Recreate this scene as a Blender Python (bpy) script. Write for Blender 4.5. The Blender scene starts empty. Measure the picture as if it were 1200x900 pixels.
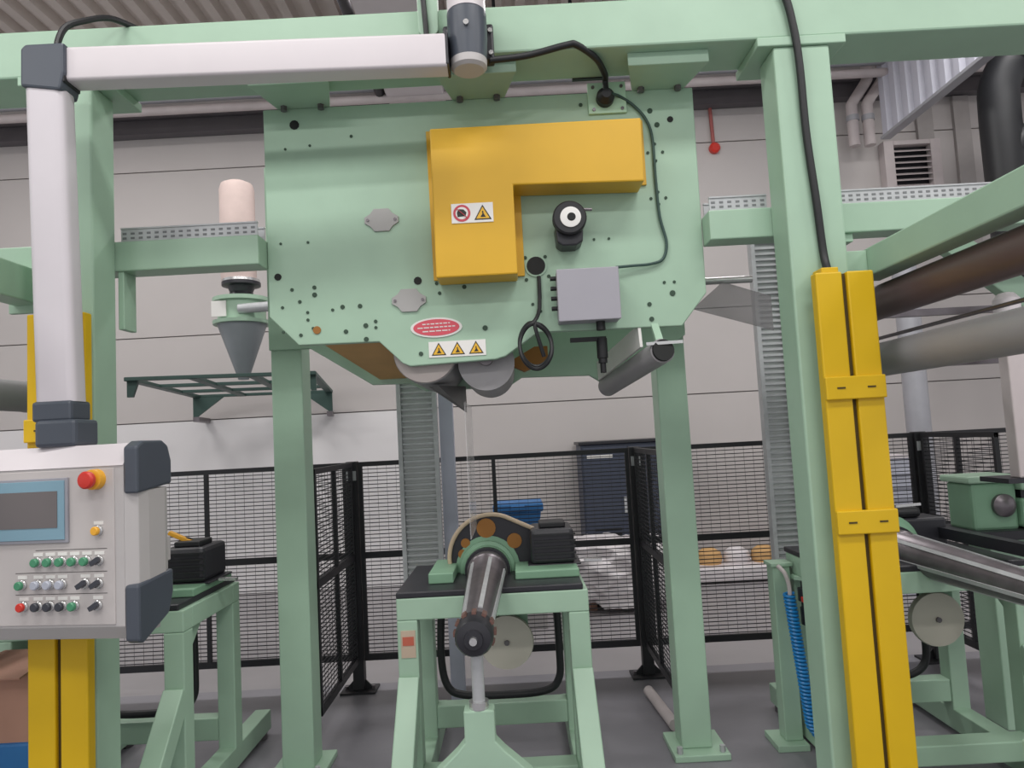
import bpy, math, random
from mathutils import Vector, Matrix

# ------------------------------------------------------------------ camera, world, lamps, exposure
scene = bpy.context.scene
col = scene.collection
PITCH, ROLL = math.radians(4.2), math.radians(3.05)
cam_d = bpy.data.cameras.new('camera'); cam = bpy.data.objects.new('camera', cam_d); col.objects.link(cam)
cam_d.sensor_width = 36.0; cam_d.lens = 36.0 * 830 / 1200; cam_d.clip_start = 0.05; cam_d.clip_end = 100
F = Vector((0, math.cos(PITCH), math.sin(PITCH))); U = Vector((0, -math.sin(PITCH), math.cos(PITCH))); X = Vector((1, 0, 0))
rx = X * math.cos(ROLL) - U * math.sin(ROLL); ux = X * math.sin(ROLL) + U * math.cos(ROLL)
m = Matrix.Identity(4)
for i in range(3):
    m[i][0] = rx[i]; m[i][1] = ux[i]; m[i][2] = -F[i]
m[2][3] = 1.55
cam.matrix_world = m
scene.camera = cam

world = bpy.data.worlds.new('hall_ambient'); scene.world = world; world.use_nodes = True
bg = world.node_tree.nodes['Background']
bg.inputs[0].default_value = (0.96, 0.96, 0.98, 1); bg.inputs[1].default_value = 0.80

def hall_lamp(x, y, z, sx, sy, watt):
    d = bpy.data.lights.new('hall_lamp', 'AREA'); d.shape = 'RECTANGLE'; d.size = sx; d.size_y = sy
    d.energy = watt; d.color = (1.0, 0.985, 0.97)
    o = bpy.data.objects.new('hall_lamp', d); col.objects.link(o); o.location = (x, y, z)
for lx in (-4.5, -1.5, 1.5, 4.5):
    hall_lamp(lx, -2.6, 5.3, 1.6, 0.5, 66)
    hall_lamp(lx, 0.6, 5.3, 1.6, 0.5, 66)
    hall_lamp(lx, 5.4, 5.3, 1.6, 0.5, 62)

vs = scene.view_settings
vs.view_transform = 'Standard'; vs.look = 'None'; vs.exposure = 0.0; vs.gamma = 1.0; vs.use_curve_mapping = False

# ------------------------------------------------------------------ materials
def lin(c):
    return tuple(((v / 255) / 12.92 if v / 255 <= 0.04045 else ((v / 255 + 0.055) / 1.055) ** 2.4) for v in c)
def mat(name, rgb, rough=0.5, metal=0.0, var=0.06, scale=6.0, bump=0.0, bscale=60.0, trans=0.0, alpha=1.0, emit=0.0, coat=0.0):
    M = bpy.data.materials.new(name); M.use_nodes = True
    nt = M.node_tree; b = nt.nodes['Principled BSDF']
    c = lin(rgb)
    tc = nt.nodes.new('ShaderNodeTexCoord')
    if var > 0:
        n = nt.nodes.new('ShaderNodeTexNoise'); n.inputs['Scale'].default_value = scale; n.inputs['Detail'].default_value = 4
        r = nt.nodes.new('ShaderNodeValToRGB')
        r.color_ramp.elements[0].position = 0.3; r.color_ramp.elements[1].position = 0.7
        r.color_ramp.elements[0].color = tuple(v * (1 - var) for v in c) + (1,)
        r.color_ramp.elements[1].color = tuple(min(1, v * (1 + var)) for v in c) + (1,)
        nt.links.new(tc.outputs['Object'], n.inputs['Vector']); nt.links.new(n.outputs['Fac'], r.inputs['Fac'])
        nt.links.new(r.outputs['Color'], b.inputs['Base Color'])
    else:
        b.inputs['Base Color'].default_value = c + (1,)
    b.inputs['Roughness'].default_value = rough; b.inputs['Metallic'].default_value = metal
    b.inputs['Coat Weight'].default_value = coat
    if bump > 0:
        n2 = nt.nodes.new('ShaderNodeTexNoise'); n2.inputs['Scale'].default_value = bscale; n2.inputs['Detail'].default_value = 3
        bp = nt.nodes.new('ShaderNodeBump'); bp.inputs['Strength'].default_value = bump; bp.inputs['Distance'].default_value = 0.01
        nt.links.new(tc.outputs['Object'], n2.inputs['Vector']); nt.links.new(n2.outputs['Fac'], bp.inputs['Height'])
        nt.links.new(bp.outputs['Normal'], b.inputs['Normal'])
    if trans: b.inputs['Transmission Weight'].default_value = trans
    if alpha < 1: b.inputs['Alpha'].default_value = alpha
    if emit:
        b.inputs['Emission Color'].default_value = c + (1,); b.inputs['Emission Strength'].default_value = emit
    return M

GREEN = mat('green_paint', (161, 190, 167), 0.42, var=0.035, bump=0.03, bscale=40)
GREEN_D = mat('dark_green_paint', (52, 78, 72), 0.5)
GREEN_M = mat('machine_green_paint', (124, 162, 134), 0.45)
YELLOW = mat('yellow_paint', (216, 176, 8), 0.45, var=0.03)
YELLOW_C = mat('cover_yellow_paint', (212, 166, 38), 0.42, var=0.03)
SLOT = mat('slot_shade_yellow', (74, 60, 20), 0.7)  # darkened yellow, paints the shade inside the guard post slots
WHITE = mat('white_anodised', (210, 203, 206), 0.4, var=0.02)
PANEL = mat('panel_grey', (184, 180, 179), 0.45, var=0.02)
PANEL_F = mat('panel_face_grey', (190, 184, 182), 0.5, var=0.02)
PLASTIC_D = mat('dark_grey_plastic', (72, 78, 88), 0.4, var=0.05)
BLACK = mat('black_rubber', (26, 27, 30), 0.5)
BLACKM = mat('black_painted_metal', (38, 38, 44), 0.4)
FENCE = mat('fence_black_paint', (34, 34, 38), 0.5)
STEEL = mat('galvanised_steel', (182, 184, 186), 0.42, metal=0.2, var=0.08, scale=20)
STEEL_D = mat('worn_shaft_steel', (118, 112, 116), 0.35, metal=0.7, var=0.15, scale=14)
CHROME = mat('bright_steel', (205, 205, 205), 0.25, metal=0.8)
ROLLG = mat('grey_rubber_roller', (148, 146, 148), 0.45, var=0.05)
ROLLP = mat('pale_roller_end', (186, 176, 172), 0.5, var=0.04)
BROWN = mat('dark_brown_roller', (92, 74, 74), 0.4, var=0.08)
KRAFT = mat('brown_board', (206, 164, 110), 0.7, var=0.08)
WALLM = mat('wall_panel_beige', (192, 186, 184), 0.6, var=0.02, scale=1.5)
WALLB = mat('wall_base_white', (222, 219, 220), 0.6, var=0.02, scale=1.5)
JOINT = mat('wall_joint_dark', (140, 134, 132), 0.8)
DECK = mat('roof_deck_sheet', (206, 196, 190), 0.5, var=0.03)
FLOORM = mat('concrete_floor', (128, 126, 132), 0.38, var=0.14, scale=1.3, bump=0.04, bscale=30)
FLOORL = mat('concrete_floor_light', (158, 154, 156), 0.4, var=0.10, scale=1.3)
GREYBOX = mat('junction_box_grey', (158, 156, 164), 0.5, var=0.02)
DUCT = mat('grey_duct', (168, 168, 174), 0.45, metal=0.2)
PIPE = mat('pale_pipe', (196, 186, 186), 0.5)
PINK = mat('pale_pink_filter_sleeve', (206, 186, 180), 0.8)
CONEM = mat('hopper_cone_grey', (128, 134, 138), 0.45, metal=0.2)
RED = mat('red_plastic', (205, 52, 40), 0.35, var=0.03)
ORANGE = mat('yellow_plastic', (232, 170, 50), 0.4, var=0.03)
BLUE = mat('blue_hose_plastic', (28, 128, 196), 0.35)
BLUEBIN = mat('blue_bin_plastic', (48, 110, 170), 0.5)
TARP = mat('white_plastic_film', (226, 220, 222), 0.35, var=0.05)
SIGNW = mat('label_white', (228, 226, 222), 0.5, var=0)
SIGNK = mat('label_black', (40, 36, 30), 0.5, var=0)
SIGNY = mat('label_yellow', (226, 176, 50), 0.5, var=0)
SIGNR = mat('label_red', (196, 70, 84), 0.5, var=0)
LOGOR = mat('logo_red', (214, 84, 98), 0.5, var=0)
HMI = mat('display_bezel_blue', (124, 158, 174), 0.45, var=0.02)
HMIS = mat('display_glass', (104, 98, 98), 0.25, var=0.03)
BTN_G = mat('button_green', (70, 140, 104), 0.4, var=0)
BTN_W = mat('button_grey', (176, 180, 192), 0.4, var=0)
BTN_K = mat('button_black', (56, 58, 66), 0.4, var=0)
CABINET = mat('dark_blue_cabinet', (62, 68, 84), 0.5)
CARD = mat('cardboard', (176, 134, 116), 0.8)
FILM = mat('clear_film', (214, 212, 214), 0.2, var=0, alpha=0.28)
DISCM = mat('off_white_plastic_disc', (196, 190, 178), 0.5, var=0.04)
HOLE = mat('drilled_hole', (58, 78, 64), 0.8, var=0)
HOLEK = mat('bore_black', (20, 22, 22), 0.7, var=0)
TAN = mat('tan_rim', (196, 176, 150), 0.5)
RUST = mat('orange_brown_cover', (150, 100, 40), 0.6)

# ------------------------------------------------------------------ mesh builders
class MB:
    def __init__(s): s.v = []; s.f = []
    def add(s, vs_, fs_):
        o = len(s.v); s.v += [tuple(p) for p in vs_]; s.f += [tuple(i + o for i in f) for f in fs_]; return s
    def box(s, x0, x1, y0, y1, z0, z1):
        return s.add([(x0,y0,z0),(x1,y0,z0),(x1,y1,z0),(x0,y1,z0),(x0,y0,z1),(x1,y0,z1),(x1,y1,z1),(x0,y1,z1)],
                     [(0,3,2,1),(4,5,6,7),(0,1,5,4),(1,2,6,5),(2,3,7,6),(3,0,4,7)])
    def bar(s, p0, p1, w, h, up=(0, 0, 1)):
        p0, p1, up = Vector(p0), Vector(p1), Vector(up); d = (p1 - p0).normalized()
        a = d.cross(up).normalized() * (w / 2); b = a.cross(d).normalized() * (h / 2)
        vs_ = [p + i * a + j * b for p in (p0, p1) for i, j in ((-1,-1),(1,-1),(1,1),(-1,1))]
        return s.add(vs_, [(0,1,2,3),(7,6,5,4),(0,4,5,1),(1,5,6,2),(2,6,7,3),(3,7,4,0)])
    def cyl(s, p0, p1, r0, r1=None, seg=20, cap=True):
        r1 = r0 if r1 is None else r1
        p0, p1 = Vector(p0), Vector(p1); d = (p1 - p0).normalized()
        a = d.orthogonal().normalized(); b = d.cross(a)
        vs_ = []
        for p, r in ((p0, r0), (p1, r1)):
            for k in range(seg):
                t = 2 * math.pi * k / seg; vs_.append(p + a * (r * math.cos(t)) + b * (r * math.sin(t)))
        fs_ = [(k, (k+1) % seg, seg + (k+1) % seg, seg + k) for k in range(seg)]
        if cap: fs_ += [tuple(range(seg))[::-1], tuple(range(seg, 2*seg))]
        return s.add(vs_, fs_)
    def lathe(s, c, axis, prof, seg=24):
        """prof: list of (distance along axis, radius)"""
        c = Vector(c); d = Vector(axis).normalized(); a = d.orthogonal().normalized(); b = d.cross(a)
        vs_ = []
        for t, r in prof:
            for k in range(seg):
                g = 2 * math.pi * k / seg; vs_.append(c + d * t + a * (r * math.cos(g)) + b * (r * math.sin(g)))
        fs_ = []
        for i in range(len(prof) - 1):
            fs_ += [(i*seg + k, i*seg + (k+1) % seg, (i+1)*seg + (k+1) % seg, (i+1)*seg + k) for k in range(seg)]
        fs_ += [tuple(range(seg))[::-1], tuple(range((len(prof)-1)*seg, len(prof)*seg))]
        return s.add(vs_, fs_)
    def prism(s, pts, axis, a, b):
        """2D outline extruded along an axis; Y: pts are (x,z), X: pts are (y,z), Z: pts are (x,y)"""
        def P(u, v, w): return {'Y': (u, w, v), 'X': (w, u, v), 'Z': (u, v, w)}[axis]
        n = len(pts)
        vs_ = [P(u, v, a) for u, v in pts] + [P(u, v, b) for u, v in pts]
        fs_ = [tuple(range(n)), tuple(range(n, 2*n))[::-1]] + [(k, n + k, n + (k+1) % n, (k+1) % n) for k in range(n)]
        return s.add(vs_, fs_)
    def tube(s, pts, r, seg=10, sub=8, closed=False):
        P = [Vector(p) for p in pts]
        if sub > 1 and len(P) > 2:
            Q = []; n = len(P)
            for i in range(n - 1):
                p0, p1, p2, p3 = P[max(i-1, 0)], P[i], P[i+1], P[min(i+2, n-1)]
                for k in range(sub):
                    t = k / sub
                    Q.append(0.5 * ((2*p1) + (p2-p0)*t + (2*p0-5*p1+4*p2-p3)*t*t + (3*p1-p0-3*p2+p3)*t**3))
            Q.append(P[-1]); P = Q
        vs_ = []; fs_ = []; a = None
        for i, p in enumerate(P):
            d = (P[min(i+1, len(P)-1)] - P[max(i-1, 0)]).normalized()
            a = d.orthogonal().normalized() if a is None else (a - d * a.dot(d)).normalized()
            b = d.cross(a)
            for k in range(seg):
                t = 2 * math.pi * k / seg; vs_.append(p + a * (r * math.cos(t)) + b * (r * math.sin(t)))
        for i in range(len(P) - 1):
            fs_ += [(i*seg + k, i*seg + (k+1) % seg, (i+1)*seg + (k+1) % seg, (i+1)*seg + k) for k in range(seg)]
        fs_ += [tuple(range(seg))[::-1], tuple(range((len(P)-1)*seg, len(P)*seg))]
        return s.add(vs_, fs_)

def wloc(o):
    v = Vector((0, 0, 0))
    while o: v += o.location; o = o.parent
    return v
def obj(name, mb, material, parent=None, bevel=0.0, smooth=False, base=None, local=False):
    """one mesh object; mb is in world coordinates unless local; a top-level mesh gets its origin at its base"""
    import bmesh
    off = Vector((0, 0, 0))
    if parent and not local: off = wloc(parent)
    elif not parent:
        xs, ys, zs = zip(*mb.v)
        off = Vector(base) if base else Vector(((min(xs)+max(xs))/2, (min(ys)+max(ys))/2, min(zs)))
    me = bpy.data.meshes.new(name)
    me.from_pydata([tuple(Vector(p) - off) for p in mb.v], [], mb.f)
    bm = bmesh.new(); bm.from_mesh(me); bmesh.ops.recalc_face_normals(bm, faces=bm.faces); bm.to_mesh(me); bm.free()
    me.materials.append(material)
    if smooth:
        for p in me.polygons: p.use_smooth = True
        try: me.set_sharp_from_angle(angle=math.radians(38))
        except Exception: pass
    o = bpy.data.objects.new(name, me); col.objects.link(o)
    if parent: o.parent = parent
    else: o.location = off
    if bevel:
        b = o.modifiers.new('bevel', 'BEVEL'); b.width = bevel; b.segments = 2; b.limit_method = 'ANGLE'; b.angle_limit = math.radians(35)
    return o
def tag(o, label, cat, group=None):
    o['label'] = label; o['category'] = cat
    if group: o['group'] = group
    return o
def thing(name, label, cat, loc=(0, 0, 0), rz=0, group=None):
    o = bpy.data.objects.new(name, None); col.objects.link(o); o.location = loc; o.rotation_euler = (0, 0, rz)
    o.empty_display_size = 0.1
    return tag(o, label, cat, group)
def struct(o):
    o['kind'] = 'structure'; return o
def share(src, parent, loc):
    c = src.copy(); col.objects.link(c); c.parent = parent; c.location = loc; return c
def circ(cx, cz, r, n=24, a0=0, a1=360, rz_=None):
    rz_ = rz_ or r
    full = abs(a1 - a0) >= 360
    k = n if full else n + 1
    return [(cx + r * math.cos(math.radians(a0 + (a1 - a0) * i / n)), cz + rz_ * math.sin(math.radians(a0 + (a1 - a0) * i / n))) for i in range(k)]

# ------------------------------------------------------------------ the hall
WY = 7.8
fo = struct(obj('floor', MB().box(-11, 11, -5, 4.72, -0.2, 0.0), FLOORM))
struct(obj('trim_1', MB().box(-11, 11, 4.72, WY + 0.1, -0.2, 0.0), FLOORL))['label'] = 'lighter grey concrete strip of floor beyond the fence'
wall = struct(obj('wall_back', MB().box(-11, 11, WY + 0.04, WY + 0.2, 0.0, 5.75), JOINT))
zs_ = [0.0, 1.905, 2.85, 3.795, 4.74, 5.7]
for i in range(len(zs_) - 1):
    for j, (xa, xb) in enumerate(((-11, -7.0), (-7.0, -1.03), (-1.03, 6.8), (6.8, 11))):
        mb = MB().box(xa + 0.004, xb - 0.004, WY, WY + 0.05, zs_[i] + 0.006, zs_[i+1] - 0.006)
        obj('wall_panel', mb, WALLB if (i == 0 and j < 2) else WALLM, wall)
# corrugated roof deck, ribs running front to back
mb = MB(); prof = []
x = -11.0
while x < 11:
    prof += [(x, 5.62), (x + 0.09, 5.62), (x + 0.12, 5.70), (x + 0.19, 5.70)]; x += 0.22
n = len(prof)
vs2 = [(a, -5, z) for a, z in prof] + [(a, WY + 0.1, z) for a, z in prof]
mb.add(vs2, [(k, k + 1, n + k + 1, n + k) for k in range(n - 1)])
mb.add([(-11,-5,5.78),(11,-5,5.78),(11,WY+.1,5.78),(-11,WY+.1,5.78)], [(0,1,2,3)])
struct(obj('ceiling', mb, DECK))
# steel along the top of the back wall
tag(obj('roof_purlin', MB().prism([(7.66, 5.12), (7.79, 5.12), (7.79, 5.15), (7.74, 5.15), (7.74, 5.30), (7.79, 5.30), (7.79, 5.33), (7.66, 5.33), (7.66, 5.30), (7.71, 5.30), (7.71, 5.15), (7.66, 5.15)], 'X', -11, 11), mat('dark_steel', (96, 92, 96), 0.5)),
    'dark steel beam running along the top of the back wall', 'beam')
tag(obj('ceiling_pipe', MB().cyl((-11, 7.2, 5.15), (11, 7.2, 5.15), 0.045, seg=16), PIPE, smooth=True), 'pale horizontal pipe under the roof in front of the dark wall beam', 'pipe')
tag(obj('ceiling_conduit', MB().cyl((-11, 7.2, 5.26), (11, 7.2, 5.26), 0.03, seg=12), DUCT, smooth=True), 'thin grey conduit running just above the pale roof pipe', 'pipe')
t = thing('roof_beam', 'white boxed roof beam seen above the arm joint, over the green gantry', 'beam', (-0.85, 6.2, 5.1))
obj('beam_body', MB().box(-1.15, -0.55, 4.2, 7.4, 5.15, 5.6), WHITE, t, bevel=0.01)
obj('cable_bundle', MB().cyl((-1.22, 4.2, 5.2), (-1.22, 7.4, 5.2), 0.05, seg=10), BLACKM, t, smooth=True)
t = thing('roof_tray', 'dark cable tray hanging under the roof beside the white roof beam', 'cable tray', (-1.9, 6.6, 5.2))
for k in range(2): obj('side_rail', MB().bar((-2.4, 6.05 + 0.3*k, 5.26), (-1.22, 6.4 + 0.3*k, 5.30), 0.03, 0.07), BLACKM, t)
for k in range(5): obj('rung', MB().bar((-2.3 + 0.24*k, 6.05 + 0.07*k, 5.25), (-2.3 + 0.24*k, 6.38 + 0.07*k, 5.25), 0.03, 0.02), BLACKM, t)
t = thing('roof_duct', 'dark pipe under the roof right of the arm joint', 'pipe', (0.6, 6.2, 5.3))
obj('pipe', MB().cyl((-0.4, 6.1, 5.33), (1.2, 6.4, 5.4), 0.06, seg=14), BLACKM, t, smooth=True)
for k in range(2): obj('hanger', MB().box(0.0 + 0.7*k, 0.03 + 0.7*k, 6.2, 6.23, 5.35, 5.66), BLACKM, t)

# ------------------------------------------------------------------ front gantry
g = thing('gantry_frame', 'large mint green steel gantry of two front columns and top beam', 'gantry', (-0.2, 2.66, 0))
obj('top_beam', MB().box(-4.6, 4.8, 2.55, 2.78, 2.98, 3.162), GREEN, g, bevel=0.008)
for x0 in (-1.72, 1.04):
    obj('column', MB().box(x0, x0 + 0.21, 2.55, 2.70, 0.02, 2.945), GREEN, g, bevel=0.008)
    c = obj('column_cap', MB().box(x0 - 0.06, x0 + 0.27, 2.54, 2.80, 2.945, 2.98), GREEN, g, bevel=0.004)
    b = obj('base_plate', MB().box(x0 - 0.04, x0 + 0.22, 2.55, 2.78, 0.0, 0.02), GREEN, g, bevel=0.004)
    for dx in (-0.02, 0.03):
        obj('bolt', MB().cyl((x0 + dx, 2.74, 0.02), (x0 + dx, 2.74, 0.045), 0.014, seg=6), STEEL, b)
for xa, xb in ((-4.6, -0.957), (0.80, 4.8)):
    obj('cross_beam', MB().box(xa, xb, 2.703, 2.815, 2.268, 2.385), GREEN, g, bevel=0.005)
obj('hanger_plate', MB().box(-1.508, -1.485, 2.71, 2.80, 2.04, 2.268), GREEN, g, bevel=0.003)
obj('hanger_plate', MB().box(1.252, 1.36, 2.72, 2.81, 2.235, 2.268), GREEN, g, bevel=0.003)
for xc in (-0.79, -0.075, 0.66):
    mb = MB().prism([(xc - 0.155, 2.60), (xc + 0.155, 2.60), (xc + 0.10, 2.835), (xc - 0.10, 2.835)], 'Z', 2.93, 2.98)
    b = obj('mounting_bracket', mb, GREEN, g, bevel=0.003)
    for dx in (-0.075, 0.075):
        obj('bolt', MB().cyl((xc + dx, 2.78, 2.93), (xc + dx, 2.78, 2.912), 0.014, seg=6), STEEL_D, b)

# fine perforated cable trays lying on the cross beams
def wire_tray(xa, xb, label):
    t = thing('cable_tray', label, 'cable tray', ((xa+xb)/2, 2.765, 2.386), group='cable trays on the green cross beams')
    for y in (2.725, 2.805):
        sp = obj('side_plate', MB().box(xa, xb, y - .003, y + .003, 2.387, 2.437), STEEL, t)
        obj('lip', MB().box(xa, xb, y - .007, y + .007, 2.437, 2.443), STEEL, sp)
    mb = MB(); n = max(3, int((xb - xa) / 0.03))
    for k in range(n):
        x_ = xa + (xb - xa) * (k + .5) / n
        for dz in (2.402, 2.420): mb.box(x_ - .009, x_ + .006, 2.7205, 2.7222, dz - .004, dz + .004)
    o = obj('perforations', mb, mat('tray_slots', (120, 122, 124), .6) if 'tray_slots' not in bpy.data.materials else bpy.data.materials['tray_slots'], t); o['kind'] = 'stuff'
    obj('tray_floor', MB().box(xa, xb, 2.725, 2.805, 2.386, 2.390), STEEL, t)
wire_tray(-1.50, -0.965, 'grey perforated cable tray on cross beam between left column and green plate')
wire_tray(0.81, 1.035, 'short grey perforated cable tray on cross beam left of right column')
wire_tray(1.26, 2.6, 'grey perforated cable tray on cross beam right of right column')

# ------------------------------------------------------------------ machine head
h = thing('machine_head', 'mint green machine head with cut-out side plate hung below the gantry beam', 'machine', (-0.1, 3.1, 0))
OUT = [(-0.957, 2.93), (0.80, 2.93), (0.796, 2.08), (0.69, 1.952), (0.115, 1.957), (0.03, 1.90), (-0.02, 1.868), (-0.06, 1.858), (-0.40, 1.848), (-0.43, 1.862), (-0.52, 1.953), (-0.84, 1.955), (-0.954, 2.075)]
fp = obj('front_plate', MB().prism(OUT, 'Y', 2.80, 2.835), GREEN, h, bevel=0.004)
R2 = [(-1.18, 2.95), (0.86, 2.95), (0.86, 2.0), (0.60, 1.82), (0.44, 1.785), (0.38, 1.825), (0.05, 1.832), (-0.02, 1.79), (-0.42, 1.79), (-0.50, 1.832), (-0.68, 1.835), (-0.98, 2.03), (-1.18, 2.03)]
obj('rear_plate', MB().prism(R2, 'Y', 3.44, 3.475), GREEN, h, bevel=0.004)
for x0, cw in ((-1.183, .152), (0.713, .145)):
    obj('support_column', MB().box(x0, x0 + cw, 3.475, 3.62, 0.03, 2.95), GREEN, h, bevel=0.006)
    b = obj('base_plate', MB().box(x0 - 0.05, x0 + 0.21, 3.40, 3.68, 0.0, 0.03), GREEN, h, bevel=0.004)
    for dx in (-0.02, 0.18): obj('bolt', MB().cyl((x0 + dx, 3.43, 0.03), (x0 + dx, 3.43, 0.06), 0.014, seg=6), STEEL, b)
for (tx, tz) in ((-0.85, 2.8), (0.7, 2.8), (-0.85, 2.15), (0.65, 2.2)):
    obj('tie_rod', MB().cyl((tx, 2.835, tz), (tx, 3.44, tz), 0.03, seg=14), GREEN, h, smooth=True)
for (dx, dz) in ((-0.49, 2.445), (-0.393, 2.112)):
    q = 0.068; e = 0.046
    o8 = [(-q, .012), (-.045, .026), (-.03, e), (.03, e), (.045, .026), (q, .012), (q, -.012), (.045, -.026), (.03, -e), (-.03, -e), (-.045, -.026), (-q, -.012)]
    c = obj('blanking_plate', MB().prism([(dx + a, dz + b) for a, b in o8], 'Y', 2.792, 2.802), mat('blank_grey', (165, 164, 162), 0.5), h, bevel=0.001)
    for sx in (-1, 1): obj('screw', MB().cyl((dx + sx*0.055, 2.792, dz), (dx + sx*0.055, 2.788, dz), 0.006, seg=8), STEEL_D, c)
# drilled holes and screws in the front plate
random.seed(4)
spots = [(-.83, 2.86, .022), (-.60, 2.80, .007), (-.87, 2.76, .006), (-.77, 2.77, .006), (-.90, 2.37, .006), (-.79, 2.37, .006),
         (-.915, 2.235, .016), (-.86, 2.18, .008), (-.77, 2.185, .009), (-.77, 2.155, .011), (-.83, 2.13, .008), (-.90, 2.11, .007),
         (-.80, 2.085, .007), (-.80, 2.055, .007), (-.70, 2.09, .007), (-.66, 2.10, .010), (-.59, 2.10, .010), (-.90, 2.01, .007),
         (-.83, 1.995, .008), (-.78, 2.02, .007), (-.65, 2.0, .010), (-.57, 2.02, .011), (-.53, 2.035, .008), (-.53, 2.01, .007),
         (-.57, 1.965, .011), (-.355, 2.19, .018), (-.28, 2.175, .008), (-.27, 2.135, .008), (-.18, 2.19, .008), (-.17, 2.155, .010), (-.08, 2.185, .018),
         (-.095, 1.985, .012), (-.355, 1.895, .010), (.42, 2.32, .006), (.36, 2.32, .006), (.70, 2.80, .014), (.645, 2.78, .012),
         (.63, 2.70, .007), (.66, 2.665, .007), (.60, 2.665, .007), (.63, 2.63, .007), (.63, 2.50, .007), (.60, 2.475, .007), (.66, 2.475, .007), (.63, 2.45, .007),
         (.63, 2.13, .007), (.67, 2.13, .007), (.66, 2.085, .013), (.565, 2.045, .010), (.57, 1.985, .011), (.62, 2.84, .012), (.34, 2.88, .009),
         (.08, 2.26, .008), (.16, 2.26, .008), (.08, 2.17, .008), (.17, 2.18, .008), (.10, 2.07, .007), (.13, 2.04, .007)]
for (sx, sz, r) in spots:
    obj('bolt_hole', MB().cyl((sx, 2.802, sz), (sx, 2.797, sz), r * 0.9, seg=10), HOLE if r < .014 else HOLEK, fp)
obj('rust_cap', MB().cyl((-.765, 2.802, 2.012), (-.765, 2.796, 2.012), 0.016, seg=12), RUST, fp)
bo = obj('bore_ring', MB().lathe((0.121, 2.80, 2.224), (0, -1, 0), [(0, .044), (.006, .044), (.006, .036)], 24), GREEN, fp, smooth=True)
obj('bore', MB().cyl((0.121, 2.795, 2.224), (0.121, 2.792, 2.224), 0.037, seg=24), HOLEK, bo)
# maker's red oval and the row of warning triangles
ov = obj('maker_badge', MB().prism(circ(-.289, 1.997, .103, 36, rz_=.040), 'Y', 2.800, 2.796), SIGNW, fp)
obj('badge_field', MB().prism(circ(-.289, 1.997, .092, 36, rz_=.033), 'Y', 2.7965, 2.7945), LOGOR, ov)
mb = MB()
for zz, wd in ((2.012, .055), (1.998, .075), (1.983, .055)):
    x_ = -.289 - wd
    while x_ < -.289 + wd:
        w_ = random.uniform(.010, .024); mb.box(x_, min(x_ + w_, -.289 + wd), 2.7935, 2.795, zz - .0022 + (x_ + .289)*.02, zz + .0022 + (x_ + .289)*.02); x_ += w_ + .004
obj('badge_lettering', mb, SIGNW, ov)
def warn_tri(cx, cz, s, y, parent):
    a = obj('triangle_border', MB().prism([(cx - s, cz - s*.8), (cx + s, cz - s*.8), (cx, cz + s*.95)], 'Y', y, y - .0012), SIGNK, parent)
    s2 = s * .78
    obj('triangle_field', MB().prism([(cx - s2, cz - s*.68), (cx + s2, cz - s*.68), (cx, cz + s*.70)], 'Y', y - .0011, y - .002), SIGNY, parent)
    obj('symbol', MB().prism([(cx - s*.30, cz - s*.52), (cx + s*.34, cz - s*.52), (cx + s*.10, cz - s*.1), (cx + s*.06, cz + s*.2), (cx - s*.08, cz + s*.2), (cx - s*.05, cz - s*.15)], 'Y', y - .0019, y - .0026), SIGNK, parent)
ws = obj('warning_label', MB().box(-.323, -.096, 2.797, 2.801, 1.877, 1.940), SIGNW, fp)
for k in range(3): warn_tri(-.283 + .074*k, 1.908, .029, 2.797, ws)

# brown board, rollers, web between the two plates
tag(obj('deflector_board', MB().add([(-.76, 2.84, 1.965), (-.485, 2.84, 1.965), (-.485, 3.435, 1.858), (-.64, 3.435, 1.858), (-.76, 2.84, 1.985), (-.485, 2.84, 1.985), (-.485, 3.435, 1.878), (-.64, 3.435, 1.878)],
    [(0,1,2,3),(4,7,6,5),(0,4,5,1),(1,5,6,2),(2,6,7,3),(3,7,4,0)]), KRAFT), 'brown sloping board under the green machine head, left of the rollers', 'board')
t = thing('nip_roller', 'pale ended fat roller under the warning triangles of the green plate', 'roller', (-.345, 3.13, 1.78))
obj('roller_face', MB().cyl((-.345, 2.86, 1.91), (-.345, 3.42, 1.91), .13, seg=40), ROLLG, t, smooth=True)
obj('end_disc', MB().lathe((-.345, 2.86, 1.91), (0, -1, 0), [(0, .128), (.012, .126), (.014, .05), (.022, .05)], 40), ROLLP, t, smooth=True)
t = thing('rubber_roller', 'grey roller beside the fat roller under the green plate tongue', 'roller', (-.10, 3.13, 1.74))
obj('roller_face', MB().cyl((-.10, 2.87, 1.855), (-.10, 3.43, 1.855), .115, seg=40), ROLLG, t, smooth=True)
obj('journal', MB().cyl((-.10, 2.835, 1.87), (-.10, 2.87, 1.87), .03, seg=16), STEEL_D, t, smooth=True)
tag(obj('film_deflector', MB().add([(-.34, 2.90, 1.770), (-.222, 3.40, 1.675), (-.222, 3.40, 1.80), (-.30, 2.90, 1.775), (-.345, 2.91, 1.770), (-.227, 3.41, 1.675), (-.227, 3.41, 1.80), (-.305, 2.91, 1.775)],
    [(0,1,2,3),(7,6,5,4),(0,4,5,1),(1,5,6,2),(2,6,7,3),(3,7,4,0)]), mat('deflector_grey', (120, 118, 118), .5)), 'dark grey pointed film deflector between the two rollers', 'deflector')
tag(obj('film_web', MB().box(-.202, -.198, 2.92, 3.38, 1.14, 1.70), FILM), 'thin clear film strip hanging down from the rollers to the winder', 'film')
tag(obj('rust_guard', MB().prism([(-.02, 1.88), (.11, 1.95), (.17, 1.95), (.17, 1.88), (.06, 1.84)], 'Y', 3.2, 3.26), RUST), 'orange brown guard piece behind the coiled cable loop', 'guard')
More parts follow.
